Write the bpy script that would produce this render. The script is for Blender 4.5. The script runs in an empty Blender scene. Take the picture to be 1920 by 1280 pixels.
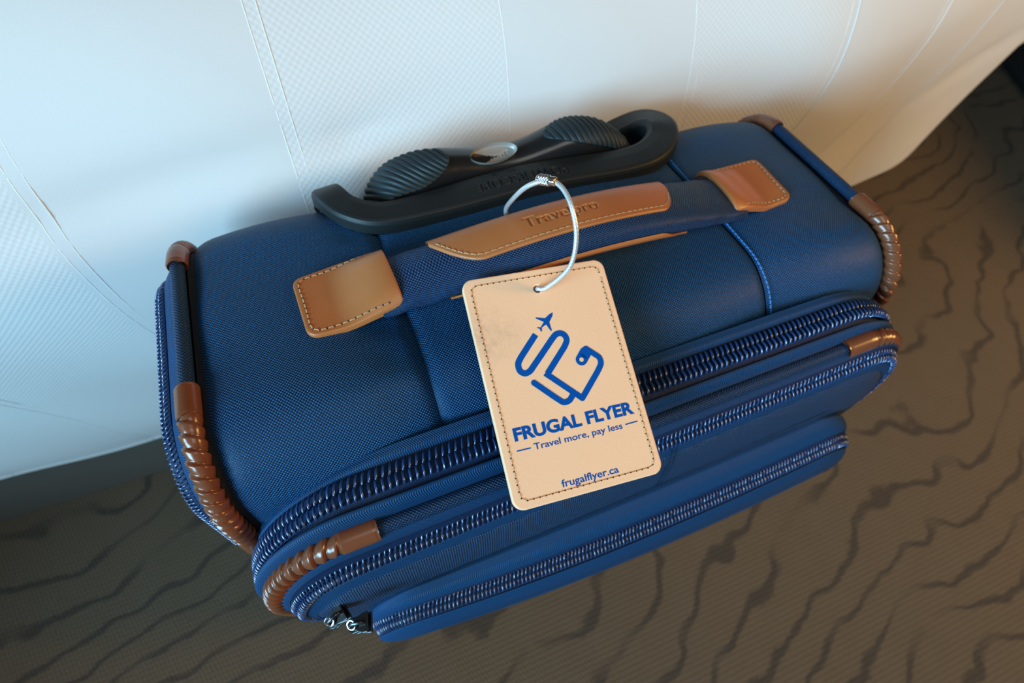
import bpy, bmesh, math, random
import numpy as np
from mathutils import Vector, Matrix
random.seed(4)
PI = math.pi
S = bpy.context.scene
COL = S.collection

# ------------------------------------------------------------------ frame of reference
# Measurements are taken in metres from the photographer's eye; OFF moves them so that the floor is z = 0.
OFF = Vector((-0.11, -0.19, 0.77))

# ------------------------------------------------------------------ camera
cd = bpy.data.cameras.new('camera'); cam = bpy.data.objects.new('camera', cd); COL.objects.link(cam)
RX = Vector((0.92632666, -0.28224015, 0.24951836))
RY = Vector((-0.37424885, -0.76520975, 0.52382424))
RZ = Vector((0.04308964, -0.57861432, -0.81446225))
M = Matrix(((RX[0], -RX[1], -RX[2]), (RY[0], -RY[1], -RY[2]), (RZ[0], -RZ[1], -RZ[2])))
cam.matrix_world = Matrix.Translation(OFF) @ M.to_4x4()
cd.sensor_width = 36; cd.lens = 1034.355 / 1920 * 36
cd.clip_start = 0.01
cd.dof.use_dof = True; cd.dof.focus_distance = 0.232; cd.dof.aperture_fstop = 9.0
S.camera = cam

# ------------------------------------------------------------------ world, lights, exposure
w = bpy.data.worlds.new('world'); S.world = w; w.use_nodes = True
w.node_tree.nodes['Background'].inputs[0].default_value = (0.95, 0.82, 0.68, 1)
w.node_tree.nodes['Background'].inputs[1].default_value = 0.07

def area(name, loc, target, sx, sy, power, col):
    l = bpy.data.lights.new(name, 'AREA'); l.shape = 'RECTANGLE'; l.size = sx; l.size_y = sy
    l.energy = power; l.color = col
    o = bpy.data.objects.new(name, l); COL.objects.link(o)
    o.location = loc
    o.rotation_euler = (Vector(target) - Vector(loc)).to_track_quat('-Z', 'Y').to_euler()
    return o
area('window_daylight', (-3.0, -1.55, 1.25), (0.1, 0.1, 0.60), 2.0, 1.3, 235, (0.40, 0.76, 1.0))
area('room_lamp', (1.55, -0.75, 1.30), (0.5, 0.3, 0.35), 0.45, 0.45, 19, (1.0, 0.55, 0.16))
area('ceiling_fill', (0.1, -0.9, 2.1), (0.1, 0.0, 0.5), 0.9, 0.7, 6, (1.0, 0.96, 0.90))
S.view_settings.view_transform = 'Standard'; S.view_settings.look = 'None'
S.view_settings.exposure = 0.10; S.view_settings.gamma = 1.0
S.view_settings.use_curve_mapping = False

# ------------------------------------------------------------------ node helpers
def new_mat(name):
    m = bpy.data.materials.new(name); m.use_nodes = True
    nt = m.node_tree; b = nt.nodes['Principled BSDF']
    return m, nt, b
def N(nt, t, **kw):
    n = nt.nodes.new(t)
    for k, v in kw.items(): setattr(n, k, v)
    return n
def math_(nt, op, a, b=None, c=None):
    n = nt.nodes.new('ShaderNodeMath'); n.operation = op
    for i, v in enumerate((a, b, c)):
        if v is None: continue
        if isinstance(v, (int, float)): n.inputs[i].default_value = v
        else: nt.links.new(v, n.inputs[i])
    return n.outputs[0]
def mixc(nt, f, a, b):
    n = nt.nodes.new('ShaderNodeMix'); n.data_type = 'RGBA'
    for i, v in ((0, f), (6, a), (7, b)):
        if isinstance(v, (int, float)): n.inputs[i].default_value = v
        elif isinstance(v, tuple): n.inputs[i].default_value = (*v, 1)
        else: nt.links.new(v, n.inputs[i])
    return n.outputs[2]
def uvsep(nt):
    u = N(nt, 'ShaderNodeUVMap'); s = N(nt, 'ShaderNodeSeparateXYZ'); nt.links.new(u.outputs[0], s.inputs[0])
    return s.outputs[0], s.outputs[1], u.outputs[0]
def noise(nt, vec, scale, detail=2, rough=0.5):
    n = N(nt, 'ShaderNodeTexNoise'); n.inputs['Scale'].default_value = scale
    n.inputs['Detail'].default_value = detail; n.inputs['Roughness'].default_value = rough
    if vec is not None: nt.links.new(vec, n.inputs['Vector'])
    return n.outputs[0]
def objco(nt): return N(nt, 'ShaderNodeTexCoord').outputs['Object']
def bump(nt, b, h, strength, dist):
    n = N(nt, 'ShaderNodeBump'); n.inputs['Strength'].default_value = strength; n.inputs['Distance'].default_value = dist
    nt.links.new(h, n.inputs['Height']); nt.links.new(n.outputs[0], b.inputs['Normal'])
def ramp01(nt, v, lo, hi):
    n = N(nt, 'ShaderNodeMapRange'); n.inputs[1].default_value = lo; n.inputs[2].default_value = hi
    nt.links.new(v, n.inputs[0]); return n.outputs[0]

def mat_weave(name, dark, light, p, rough=0.45, square=False, sheen=0.0, bs=0.9):
    m, nt, b = new_mat(name)
    u, v, uv = uvsep(nt)
    nz = noise(nt, uv, 900, 1)
    du = math_(nt, 'MULTIPLY', math_(nt, 'SUBTRACT', nz, 0.5), p * 0.35)
    u2 = math_(nt, 'ADD', u, du); v2 = math_(nt, 'ADD', v, du)
    su = math_(nt, 'SINE', math_(nt, 'MULTIPLY', u2, PI / p)); sv = math_(nt, 'SINE', math_(nt, 'MULTIPLY', v2, PI / p))
    if square:
        su = math_(nt, 'ABSOLUTE', su); sv = math_(nt, 'ABSOLUTE', sv)
    pr = math_(nt, 'MULTIPLY', su, sv)
    h = ramp01(nt, pr, -0.30 if not square else 0.0, 0.75)
    nz2 = noise(nt, uv, 2600, 1)
    f = math_(nt, 'MULTIPLY', h, ramp01(nt, nz2, 0.1, 0.65))
    nt.links.new(mixc(nt, f, dark, light), b.inputs['Base Color'])
    b.inputs['Roughness'].default_value = rough
    b.inputs['Sheen Weight'].default_value = sheen
    b.inputs['Specular IOR Level'].default_value = 0.22
    bump(nt, b, h, bs, 0.0004)
    return m
def mat_tape(name, dark, light, p=0.0011, band=0.0070):
    m, nt, b = new_mat(name)
    u, v, uv = uvsep(nt)
    z = math_(nt, 'PINGPONG', v, band)
    t = math_(nt, 'ADD', u, z)
    s = math_(nt, 'SINE', math_(nt, 'MULTIPLY', t, 2 * PI / p))
    s2 = math_(nt, 'SINE', math_(nt, 'MULTIPLY', v, 2 * PI / 0.0007))
    h = ramp01(nt, math_(nt, 'ADD', s, math_(nt, 'MULTIPLY', s2, 0.3)), -1.1, 1.1)
    nt.links.new(mixc(nt, h, dark, light), b.inputs['Base Color'])
    b.inputs['Roughness'].default_value = 0.6; b.inputs['Specular IOR Level'].default_value = 0.25
    bump(nt, b, h, 0.7, 0.00028)
    return m
def mat_leather(name, col, col2, rough=0.42, grain=1400, bs=0.25, smudge=None):
    m, nt, b = new_mat(name)
    oc = objco(nt)
    n1 = noise(nt, oc, grain, 3); n2 = noise(nt, oc, 60, 3)
    c = mixc(nt, n2, col, col2)
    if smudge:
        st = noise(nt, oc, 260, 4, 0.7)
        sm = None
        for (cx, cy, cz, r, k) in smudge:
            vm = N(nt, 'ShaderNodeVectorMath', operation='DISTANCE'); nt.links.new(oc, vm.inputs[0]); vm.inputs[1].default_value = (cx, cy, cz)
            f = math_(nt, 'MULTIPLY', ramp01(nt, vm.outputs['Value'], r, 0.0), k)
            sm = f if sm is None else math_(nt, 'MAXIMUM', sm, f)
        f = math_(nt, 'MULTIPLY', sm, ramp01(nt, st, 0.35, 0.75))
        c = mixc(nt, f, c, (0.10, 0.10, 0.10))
    nt.links.new(c, b.inputs['Base Color'])
    b.inputs['Roughness'].default_value = rough
    bump(nt, b, n1, bs, 0.0003)
    return m
def mat_plain(name, col, rough=0.5, metal=0.0, spec=0.5, nb=0, ns=1500, coat=0):
    m, nt, b = new_mat(name)
    n1 = noise(nt, objco(nt), ns, 2)
    nt.links.new(mixc(nt, n1, tuple(x * 0.88 for x in col), tuple(min(1, x * 1.12) for x in col)), b.inputs['Base Color'])
    b.inputs['Roughness'].default_value = rough; b.inputs['Metallic'].default_value = metal
    b.inputs['Specular IOR Level'].default_value = spec; b.inputs['Coat Weight'].default_value = coat
    if nb: bump(nt, b, n1, nb, 0.0003)
    return m

NAVY = mat_weave('navy_ballistic_weave', (0.0004, 0.006, 0.028), (0.020, 0.192, 0.49), 0.00074)
HANDLEW = mat_weave('navy_handle_weave', (0.002, 0.009, 0.035), (0.04, 0.135, 0.32), 0.00082)
PANELW = mat_weave('dark_grid_weave', (0.001, 0.006, 0.022), (0.040, 0.110, 0.24), 0.00125, square=True)
PIPEW = mat_weave('piping_weave', (0.003, 0.012, 0.04), (0.022, 0.085, 0.19), 0.00085)
CHAN = mat_tape('dark_zipper_backing', (0.001, 0.008, 0.032), (0.003, 0.026, 0.09))
TAPE = mat_tape('herringbone_tape', (0.0005, 0.012, 0.045), (0.004, 0.070, 0.20))
COILM = mat_plain('navy_zipper_coil', (0.008, 0.045, 0.15), 0.30, spec=0.9, coat=0.5)
THREADB = mat_plain('blue_thread', (0.02, 0.16, 0.45), 0.5)
LEATHER = mat_leather('brown_leather', (0.40, 0.125, 0.034), (0.47, 0.158, 0.048), 0.40)
WRAPL = mat_leather('moulded_brown_trim', (0.150, 0.048, 0.022), (0.195, 0.064, 0.028), 0.24, grain=500, bs=0.08)
LEDGE = mat_leather('raw_leather_edge', (0.33, 0.15, 0.09), (0.38, 0.18, 0.11), 0.6)
THREADL = mat_plain('tan_thread', (0.52, 0.33, 0.17), 0.5)
HOLEM = mat_plain('dark_needle_hole', (0.03, 0.018, 0.01), 0.9)
RUBBER = mat_plain('black_moulded_rubber', (0.008, 0.012, 0.014), 0.45, spec=0.35, nb=0.25, ns=2200)
GLOSSB = mat_plain('black_grip_plastic', (0.010, 0.011, 0.012), 0.24, nb=0.03)
PADM = mat_plain('dark_ribbed_rubber', (0.012, 0.024, 0.030), 0.5, spec=0.35)
BADGE = mat_plain('brushed_badge_metal', (0.34, 0.31, 0.28), 0.42, metal=0.35, nb=0.1, ns=3000)
CHROME = mat_plain('chrome', (0.75, 0.78, 0.80), 0.12, metal=1.0)
STEEL = mat_plain('steel_cable_strands', (0.72, 0.75, 0.78), 0.30, metal=0.55, coat=0.6)
BRASS = mat_plain('brass', (0.85, 0.55, 0.18), 0.25, metal=1.0)
GUN = mat_plain('gunmetal', (0.06, 0.065, 0.07), 0.25, metal=0.9)
INK = mat_plain('blue_ink', (0.0, 0.080, 0.38), 0.9, spec=0.1)
BLACKM = mat_plain('black_plastic', (0.012, 0.012, 0.012), 0.6)
DARKF = mat_plain('dark_lining', (0.004, 0.006, 0.012), 0.9)

# ------------------------------------------------------------------ mesh helpers
def root(name, base, label, cat, group=None):
    o = bpy.data.objects.new(name, None); COL.objects.link(o); o.empty_display_size = 0.05
    o.location = Vector(base) + OFF
    o['label'] = label; o['category'] = cat
    if group: o['group'] = group
    return o
def wloc(o):
    l = Vector(o.location)
    while o.parent: o = o.parent; l += Vector(o.location)
    return l
def obj(name, V, F, mat, parent=None, uv=None, smooth=True, label=None, kind=None, mats=None, fm=None):
    me = bpy.data.meshes.new(name)
    base = wloc(parent) if parent else Vector((0, 0, 0))
    A = np.asarray(V, dtype=float) + np.array(OFF)[None, :] - np.array(base)[None, :]
    me.from_pydata([tuple(r) for r in A], [], [tuple(f) for f in F])
    if uv is not None:
        l = me.uv_layers.new(name='UVMap'); UV = np.asarray(uv, dtype=float)
        idx = np.empty(len(me.loops), dtype=np.int32); me.loops.foreach_get('vertex_index', idx)
        l.data.foreach_set('uv', UV[idx].ravel())
    me.materials.append(mat)
    if mats:
        for x in mats: me.materials.append(x)
        me.polygons.foreach_set('material_index', fm)
    me.polygons.foreach_set('use_smooth', [smooth] * len(me.polygons))
    me.update()
    o = bpy.data.objects.new(name, me); COL.objects.link(o)
    if parent: o.parent = parent
    if label: o['label'] = label
    if kind: o['kind'] = kind
    return o
def gridf(nu, nv, flip=False, base=0):
    F = []
    for i in range(nu - 1):
        for j in range(nv - 1):
            a = base + i * nv + j; q = (a, a + nv, a + nv + 1, a + 1)
            F.append(q[::-1] if flip else q)
    return F
class Acc:
    def __init__(s): s.V = []; s.F = []; s.UV = []
    def add(s, V, F, UV=None):
        b = len(s.V); s.V += [tuple(v) for v in V]; s.F += [tuple(i + b for i in f) for f in F]
        s.UV += list(UV) if UV is not None else [(v[0], v[1]) for v in V]
    def build(s, name, mat, parent=None, **k): return obj(name, s.V, s.F, mat, parent, uv=s.UV, **k)
def frames(P, up=None):
    P = np.asarray(P, float); T = np.gradient(P, axis=0); T /= np.linalg.norm(T, axis=1)[:, None] + 1e-12
    n = np.array(up if up is not None else (0, 0, 1.0)); Ns = []
    for t in T:
        n = n - t * (n @ t)
        if np.linalg.norm(n) < 1e-6: n = np.cross(t, (1, 0, 0))
        n = n / np.linalg.norm(n); Ns.append(n)
    Ns = np.array(Ns); return T, Ns, np.cross(T, Ns)
def arclen(P):
    P = np.asarray(P, float); return np.concatenate([[0], np.cumsum(np.linalg.norm(np.diff(P, axis=0), axis=1))])
def resample(P, step=None, n=None):
    P = np.asarray(P, float); s = arclen(P); n = n or max(2, int(s[-1] / step) + 1)
    t = np.linspace(0, s[-1], n); return np.stack([np.interp(t, s, P[:, k]) for k in range(P.shape[1])], 1)
def smoothpath(P, n=200, closed=False):
    P = np.asarray(P, float)
    if closed: Q = np.concatenate([P[-1:], P, P[:2]])
    else: Q = np.concatenate([2 * P[:1] - P[1:2], P, 2 * P[-1:] - P[-2:-1]])
    out = []; m = len(Q) - 3; k = max(4, n // m)
    for i in range(m):
        a, b, c, d = Q[i:i + 4]
        for t in np.arange(k) / k:
            out.append(0.5 * ((2 * b) + (-a + c) * t + (2 * a - 5 * b + 4 * c - d) * t * t + (-a + 3 * b - 3 * c + d) * t ** 3))
    out.append(Q[-2]); return np.array(out)
def tube(acc, P, r, seg=10, up=None, caps=True, ry=None):
    """r: float or function (s, angle) -> radius"""
    P = np.asarray(P, float); T, A, B = frames(P, up); s = arclen(P)
    V = []; UV = []
    for i, p in enumerate(P):
        for j in range(seg + 1):
            a = 2 * PI * j / seg
            rr = r(s[i], a) if callable(r) else r
            V.append(p + A[i] * math.cos(a) * rr + B[i] * math.sin(a) * rr * (ry or 1)); UV.append((s[i], a * (rr if not callable(r) else r(0, 0))))
    F = gridf(len(P), seg + 1, flip=True)
    n = seg + 1
    if caps:
        F.append(tuple(range(seg - 1, -1, -1))[::-1]); F.append(tuple((len(P) - 1) * n + j for j in range(seg))[::-1])
    acc.add(V, F, UV)
def box(acc, x0, x1, y0, y1, z0, z1):
    V = [(x, y, z) for x in (x0, x1) for y in (y0, y1) for z in (z0, z1)]
    acc.add(V, [(0, 1, 3, 2), (4, 6, 7, 5), (0, 4, 5, 1), (2, 3, 7, 6), (0, 2, 6, 4), (1, 5, 7, 3)])
def fix(o):
    bm = bmesh.new(); bm.from_mesh(o.data); bmesh.ops.recalc_face_normals(bm, faces=bm.faces); bm.to_mesh(o.data); bm.free(); return o
def bevel(o, w_, seg=3):
    md = o.modifiers.new('b', 'BEVEL'); md.width = w_; md.segments = seg; md.limit_method = 'ANGLE'; return o
def sst(t): t = np.clip(t, 0, 1); return t * t * (3 - 2 * t)

# text masks: outlines of the built-in font rasterised so that lettering can be pressed into a surface
def text_tris(s, bold=0.0, spacing=1.0):
    c = bpy.data.curves.new('t', 'FONT'); c.body = s; c.size = 1; c.offset = bold; c.space_character = spacing; c.resolution_u = 6
    o = bpy.data.objects.new('t', c); COL.objects.link(o)
    dg = bpy.context.evaluated_depsgraph_get(); me = bpy.data.meshes.new_from_object(o.evaluated_get(dg))
    me.calc_loop_triangles()
    V = np.array([v.co[:2] for v in me.vertices]); T = np.array([t.vertices[:] for t in me.loop_triangles])
    bpy.data.objects.remove(o); bpy.data.meshes.remove(me); bpy.data.curves.remove(c)
    return V, T
class Mask:
    def __init__(s, txt, bold=0.0, spacing=1.0, H=64, blur=1):
        V, T = text_tris(txt, bold, spacing); lo = V.min(0); hi = V.max(0); k = H / (hi[1] - lo[1]); pad = 6
        s.W = int((hi[0] - lo[0]) * k) + 2 * pad; s.H = H + 2 * pad; s.lo = lo; s.hi = hi; s.k = k; s.pad = pad
        A = np.zeros((s.H, s.W)); Q = (V - lo) * k + pad
        for a, b, c in Q[T]:
            x0, y0 = np.floor(np.minimum(np.minimum(a, b), c)).astype(int); x1, y1 = np.ceil(np.maximum(np.maximum(a, b), c)).astype(int)
            X, Y = np.meshgrid(np.arange(x0, x1 + 1), np.arange(y0, y1 + 1))
            d = (b[0] - a[0]) * (c[1] - a[1]) - (c[0] - a[0]) * (b[1] - a[1])
            if abs(d) < 1e-9: continue
            w1 = ((X - a[0]) * (c[1] - a[1]) - (c[0] - a[0]) * (Y - a[1])) / d
            w2 = ((b[0] - a[0]) * (Y - a[1]) - (X - a[0]) * (b[1] - a[1])) / d
            ins = (w1 >= -1e-3) & (w2 >= -1e-3) & (w1 + w2 <= 1.001)
            A[Y[ins], X[ins]] = 1
        for _ in range(blur):
            A = (A + np.roll(A, 1, 0) + np.roll(A, -1, 0) + np.roll(A, 1, 1) + np.roll(A, -1, 1)) / 5
        s.A = A; s.aspect = (hi[0] - lo[0]) / (hi[1] - lo[1])
    def __call__(s, u, v):
        """u, v in 0..1 over the text's bounding box"""
        X = np.asarray(u) * (s.W - 2 * s.pad) + s.pad; Y = np.asarray(v) * (s.H - 2 * s.pad) + s.pad
        ok = (X > 0) & (X < s.W - 1.01) & (Y > 0) & (Y < s.H - 1.01)
        X = np.clip(X, 0, s.W - 1.01); Y = np.clip(Y, 0, s.H - 1.01); i = X.astype(int); j = Y.astype(int); fx = X - i; fy = Y - j
        A = s.A; r = (A[j, i] * (1 - fx) + A[j, i + 1] * fx) * (1 - fy) + (A[j + 1, i] * (1 - fx) + A[j + 1, i + 1] * fx) * fy
        return np.where(ok, r, 0)

# ================================================================== FLOOR
m, nt, b = new_mat('topographic_carpet')
oc = objco(nt)
sx = N(nt, 'ShaderNodeSeparateXYZ'); nt.links.new(oc, sx.inputs[0])
along = math_(nt, 'ADD', math_(nt, 'MULTIPLY', sx.outputs[0], -0.34), math_(nt, 'MULTIPLY', sx.outputs[1], 0.94))
mp = N(nt, 'ShaderNodeMapping'); mp.inputs['Scale'].default_value = (0.7, 1.0, 1); nt.links.new(oc, mp.inputs[0])
n1 = noise(nt, mp.outputs[0], 2.6, 1, 0.4); n1b = noise(nt, oc, 9, 2, 0.5)
rag = noise(nt, oc, 190, 2)
vv = math_(nt, 'ADD', math_(nt, 'MULTIPLY', along, 17.0), math_(nt, 'ADD', math_(nt, 'MULTIPLY', n1, 7.0), math_(nt, 'ADD', math_(nt, 'MULTIPLY', n1b, 1.7), math_(nt, 'MULTIPLY', rag, 0.14))))
fr = math_(nt, 'ABSOLUTE', math_(nt, 'SUBTRACT', math_(nt, 'FRACT', vv), 0.5))
line = ramp01(nt, fr, 0.12, 0.055)
brk = noise(nt, oc, 9, 2)
line = math_(nt, 'MULTIPLY', line, ramp01(nt, brk, 0.32, 0.5))
rib = math_(nt, 'SINE', math_(nt, 'MULTIPLY', math_(nt, 'ADD', sx.outputs[0], math_(nt, 'MULTIPLY', sx.outputs[1], 0.35)), 2 * PI / 0.0045))
rib2 = math_(nt, 'SINE', math_(nt, 'MULTIPLY', sx.outputs[1], 2 * PI / 0.006))
fine = noise(nt, oc, 420, 3, 0.7); med = noise(nt, oc, 25, 3)
base = mixc(nt, fine, (0.105, 0.078, 0.052), (0.185, 0.145, 0.105))
base = mixc(nt, math_(nt, 'MULTIPLY', med, 0.4), base, (0.10, 0.072, 0.046))
base = mixc(nt, math_(nt, 'MULTIPLY', ramp01(nt, rib, -1, 1), 0.22), base, (0.085, 0.064, 0.044))
nt.links.new(mixc(nt, math_(nt, 'MULTIPLY', line, 0.62), base, (0.035, 0.033, 0.034)), b.inputs['Base Color'])
b.inputs['Roughness'].default_value = 0.95; b.inputs['Specular IOR Level'].default_value = 0.1
hh = math_(nt, 'ADD', math_(nt, 'MULTIPLY', rib, 0.15), math_(nt, 'ADD', fine, math_(nt, 'MULTIPLY', rib2, 0.2)))
bump(nt, b, hh, 0.6, 0.002)
CARPET = m
a = Acc(); X = np.linspace(-1.35, 3.2, 40); Y = np.linspace(-2.6, 2.6, 40)
a.add([(x, y, -0.77) for x in X for y in Y], gridf(40, 40)); o = a.build('floor', CARPET, kind='structure')
# window wall on the left with the sill that keeps daylight off the floor beside it
WALLM = mat_plain('painted_wall', (0.42, 0.40, 0.37), 0.8, nb=0.1, ns=300)
a = Acc()
box(a, -1.30, -1.20, -2.6, 2.6, -0.77, -0.32); box(a, -1.30, -1.20, -2.6, 2.6, 1.45, 1.75)
box(a, -1.30, -1.20, -2.6, -2.2, -0.32, 1.45); box(a, -1.30, -1.20, 0.75, 2.6, -0.32, 1.45)
a.build('wall_left', WALLM, kind='structure', smooth=False)
a = Acc(); box(a, -1.32, -1.13, -2.25, 0.80, -0.33, -0.305); a.build('trim_1', mat_plain('sill_paint', (0.7, 0.7, 0.68), 0.5), kind='structure', smooth=False)

# ================================================================== BED
BASEF = mat_weave('taupe_bed_base_fabric', (0.10, 0.088, 0.075), (0.19, 0.17, 0.15), 0.0011, rough=0.85)
bed = root('bed', (0.2, 0.9, -0.77), 'low bed with a taupe fabric base under the white bedspread', 'bed')
def rbox(name, x0, x1, y0, y1, z0, z1, mat, parent, bw=0.01):
    V = []; UV = []; F = []
    P = [((x0, y0), (x1, y0)), ((x1, y0), (x1, y1)), ((x1, y1), (x0, y1)), ((x0, y1), (x0, y0))]
    for (p, q) in P:
        bq = len(V); L = math.dist(p, q)
        V += [(p[0], p[1], z0), (q[0], q[1], z0), (q[0], q[1], z1), (p[0], p[1], z1)]
        UV += [(0, 0), (L, 0), (L, z1 - z0), (0, z1 - z0)]; F.append((bq, bq + 1, bq + 2, bq + 3))
    bq = len(V); V += [(x0, y0, z1), (x1, y0, z1), (x1, y1, z1), (x0, y1, z1)]; UV += [(x0, y0), (x1, y0), (x1, y1), (x0, y1)]
    F.append((bq, bq + 1, bq + 2, bq + 3))
    return obj(name, V, F, mat, parent, uv=UV, smooth=False)
rbox('bed_base', -1.10, 0.60, 0.458, 1.75, -0.77, -0.46, BASEF, bed)
rbox('mattress', -1.08, 0.84, 0.475, 1.72, -0.46, -0.16, mat_plain('mattress_ticking', (0.7, 0.7, 0.7), 0.8), bed)

# bedspread: hem curve -> side -> rounded edge -> top
m, nt, b = new_mat('white_dobby_cotton')
u, v, uv = uvsep(nt)
p_ = 0.0021
d1 = math_(nt, 'SINE', math_(nt, 'MULTIPLY', u, PI / p_)); d2 = math_(nt, 'SINE', math_(nt, 'MULTIPLY', v, PI / p_))
waf = math_(nt, 'MULTIPLY', d1, d2)
stripe = math_(nt, 'SINE', math_(nt, 'MULTIPLY', math_(nt, 'ADD', u, 0.008), PI / 0.135))     # alternate bands of waffle and sateen
msk = ramp01(nt, stripe, -0.03, 0.03)
fine = noise(nt, uv, 1500, 2)
h = math_(nt, 'ADD', math_(nt, 'MULTIPLY', math_(nt, 'MULTIPLY', waf, msk), 0.55), math_(nt, 'MULTIPLY', fine, 0.5))
nt.links.new(mixc(nt, math_(nt, 'MULTIPLY', ramp01(nt, waf, -1, 1), math_(nt, 'MULTIPLY', msk, 0.5)), (0.645, 0.65, 0.655), (0.715, 0.72, 0.725)), b.inputs['Base Color'])
b.inputs['Roughness'].default_value = 0.8; b.inputs['Sheen Weight'].default_value = 0.15
bump(nt, b, h, 0.17, 0.0007)
LINEN = m
hem = smoothpath([(-1.15, .43, -.625), (-.9, .43, -.625), (-.6, .425, -.624), (-.42, .42, -.624), (-.26, .42, -.634), (0.0, .42, -.62), (.3, .42, -.60), (.6, .42, -.56), (.748, .42, -.518), (.871, .44, -.514),
                  (.902, .45, -.463), (.925, .458, -.440), (.955, .464, -.425), (.99, .478, -.405), (1.068, .50, -.39), (1.20, .55, -.39), (1.36, .66, -.40), (1.46, .85, -.42), (1.5, 1.3, -.43)], 150)
hem = resample(hem, n=190)
Th = np.gradient(hem, axis=0); Th[:, 2] = 0; Th /= np.linalg.norm(Th, axis=1)[:, None]
Nin = np.stack([-Th[:, 1], Th[:, 0], 0 * Th[:, 0]], 1)          # towards the mattress
hs = arclen(hem)
# profile: fraction of height (hem 0 -> top 1), inward offset
pf = np.array([[0, 0.012], [0.003, 0.002], [.02, 0], [.10, -.018], [.32, -.058], [.56, -.110], [.68, -.127], [.77, -.128], [.86, -.112], [.93, -.080], [.975, -.035], [.995, 0.01], [1.0, .10], [1.0, .35], [1.0, .75]])
pf = smoothpath(pf, 90)
def foldh(x, z):
    g = 0.0022 * math.sin(x * 9 + z * 14) * math.sin(x * 4.1 + 1) + 0.0012 * math.sin(x * 31 + z * 22)
    # soft diagonal crease left of the case, small pucker at the telescopic handle
    d = (z + 0.205) - (x + 0.10) * 0.10
    g += -0.004 * math.exp(-(d / 0.012) ** 2) * math.exp(-((x + 0.06) / 0.11) ** 2)
    g += -0.005 * math.exp(-((z + 0.20 - 0.15 * (x - 0.03)) / 0.006) ** 2) * math.exp(-((x - 0.03) / 0.022) ** 2)
    d = (z + 0.33) - (x - 0.75) * 0.25
    g += -0.006 * math.exp(-(d / 0.014) ** 2) * math.exp(-((x - 0.78) / 0.10) ** 2)
    return g
def bedpt(i, k):
    H = hem[i]; f, off = pf[k]
    z = H[2] + (-.085 - H[2]) * f
    off *= 1 - .72 * float(sst((H[0] - .35) / .5)) if off < 0 else 1
    P = H + Nin[i] * off; P = np.array([P[0], P[1], z])
    P -= Nin[i] * foldh(P[0], z) * (1 if f < .97 else 0)
    return P
V = []; UV = []
pl = arclen(np.stack([pf[:, 0] * .54, pf[:, 1]], 1))
for i in range(len(hem)):
    for k in range(len(pf)):
        V.append(bedpt(i, k)); UV.append((hs[i] - 1.15, pl[k]))
F = gridf(len(hem), len(pf), flip=False)
spread = root('bedspread', (0.1, 0.6, -0.62), 'white bedspread with textured stripes hanging behind the navy suitcase', 'bedspread')
fix(obj('cloth', V, F, LINEN, spread, uv=UV))
BEDV = np.array(V).reshape(len(hem), len(pf), 3)
SEAMT = mat_plain('white_seam_thread', (0.85, 0.86, 0.87), 0.6)
for us in (-.41, -.275, -.140, -.008, .128, .262, .395, .53, .67):
    i0 = (us + 1.15) / hs[-1] * (len(hem) - 1); i = int(i0); f = i0 - i
    L = BEDV[i] * (1 - f) + BEDV[i + 1] * f
    P = resample(L[: int(len(L) * .93)], step=0.006)
    for dx in (0.0, 0.0065):
        Q = P.copy(); Q[:, 0] += dx; Q[:, 1] += 0.0002
        a = Acc(); tube(a, Q, 0.00036 if dx == 0 else 0.00026, 5, caps=False); a.build('seam_line', SEAMT, spread)

# black furniture behind the bed's far end
bench = root('bench', (1.99, .70, -.77), 'black bench or low cabinet on the carpet at the far right corner', 'bench')
a = Acc()
A0 = np.array((1.50, .22)); A1 = np.array((1.93, .99)); dd = (A1 - A0) / np.linalg.norm(A1 - A0); nn = np.array((dd[1], -dd[0]))
def prism(acc, c, hx, hy, z0, z1):
    pts = [c + dd * sx_ * hx + nn * sy_ * hy for sx_, sy_ in ((-1, -1), (1, -1), (1, 1), (-1, 1))]
    acc.add([(p[0], p[1], z0) for p in pts] + [(p[0], p[1], z1) for p in pts], [(0, 3, 2, 1), (4, 5, 6, 7), (0, 1, 5, 4), (1, 2, 6, 5), (2, 3, 7, 6), (3, 0, 4, 7)])
cc = (A0 + A1) / 2 + nn * .25
prism(a, cc, .62, .24, -.755, -.40); bevel(fix(a.build('body', BLACKM, bench, smooth=False)), .012)
a = Acc(); prism(a, cc, .63, .25, -.40, -.33); bevel(fix(a.build('cushion', mat_plain('black_upholstery', (.01, .01, .011), .8), bench, smooth=False)), .02)
a = Acc(); prism(a, cc, .60, .22, -.77, -.755); fix(a.build('plinth', BLACKM, bench, smooth=False))

# ================================================================== SUITCASE
case = root('suitcase', (0.11, 0.19, -0.77), 'navy soft-sided suitcase with brown leather trim standing against the bed', 'suitcase')
ZT = -.209; YF = .1105; YB = .269; RC = .036
def outline(d=0.0, R=RC, zbot=-.72, n=14, step=0.004):
    """front bottom -> up -> over the top -> down the back, in (y, z)"""
    y0, y1, zt = YF + d, YB - d, ZT - d
    P = [(y0, zbot)] + [(y0 + R - R * math.cos(t), zt - R + R * math.sin(t)) for t in np.linspace(0, PI / 2, n)]
    P += [(y1 - R + R * math.sin(t), zt - R + R * math.cos(t)) for t in np.linspace(0, PI / 2, n)] + [(y1, zbot)]
    return np.array(P)
def warp(p):
    x, y, z = p
    d = max(0.0, -.30 - z)
    if d > 0:
        wl = 1 - 0.65 * np.clip((x + .07) / .37, 0, 1)
        wy = np.clip((.27 - y) / .16, 0, 1)
        x = x + 0.016 * sst(d / .11) * np.clip((.11 - x) / .19, -1, 1)
        y = y + .10 * d * wl * wy
        y = y + .16 * max(0.0, -.50 - z) * wy
    return (x, y, z)
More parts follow.
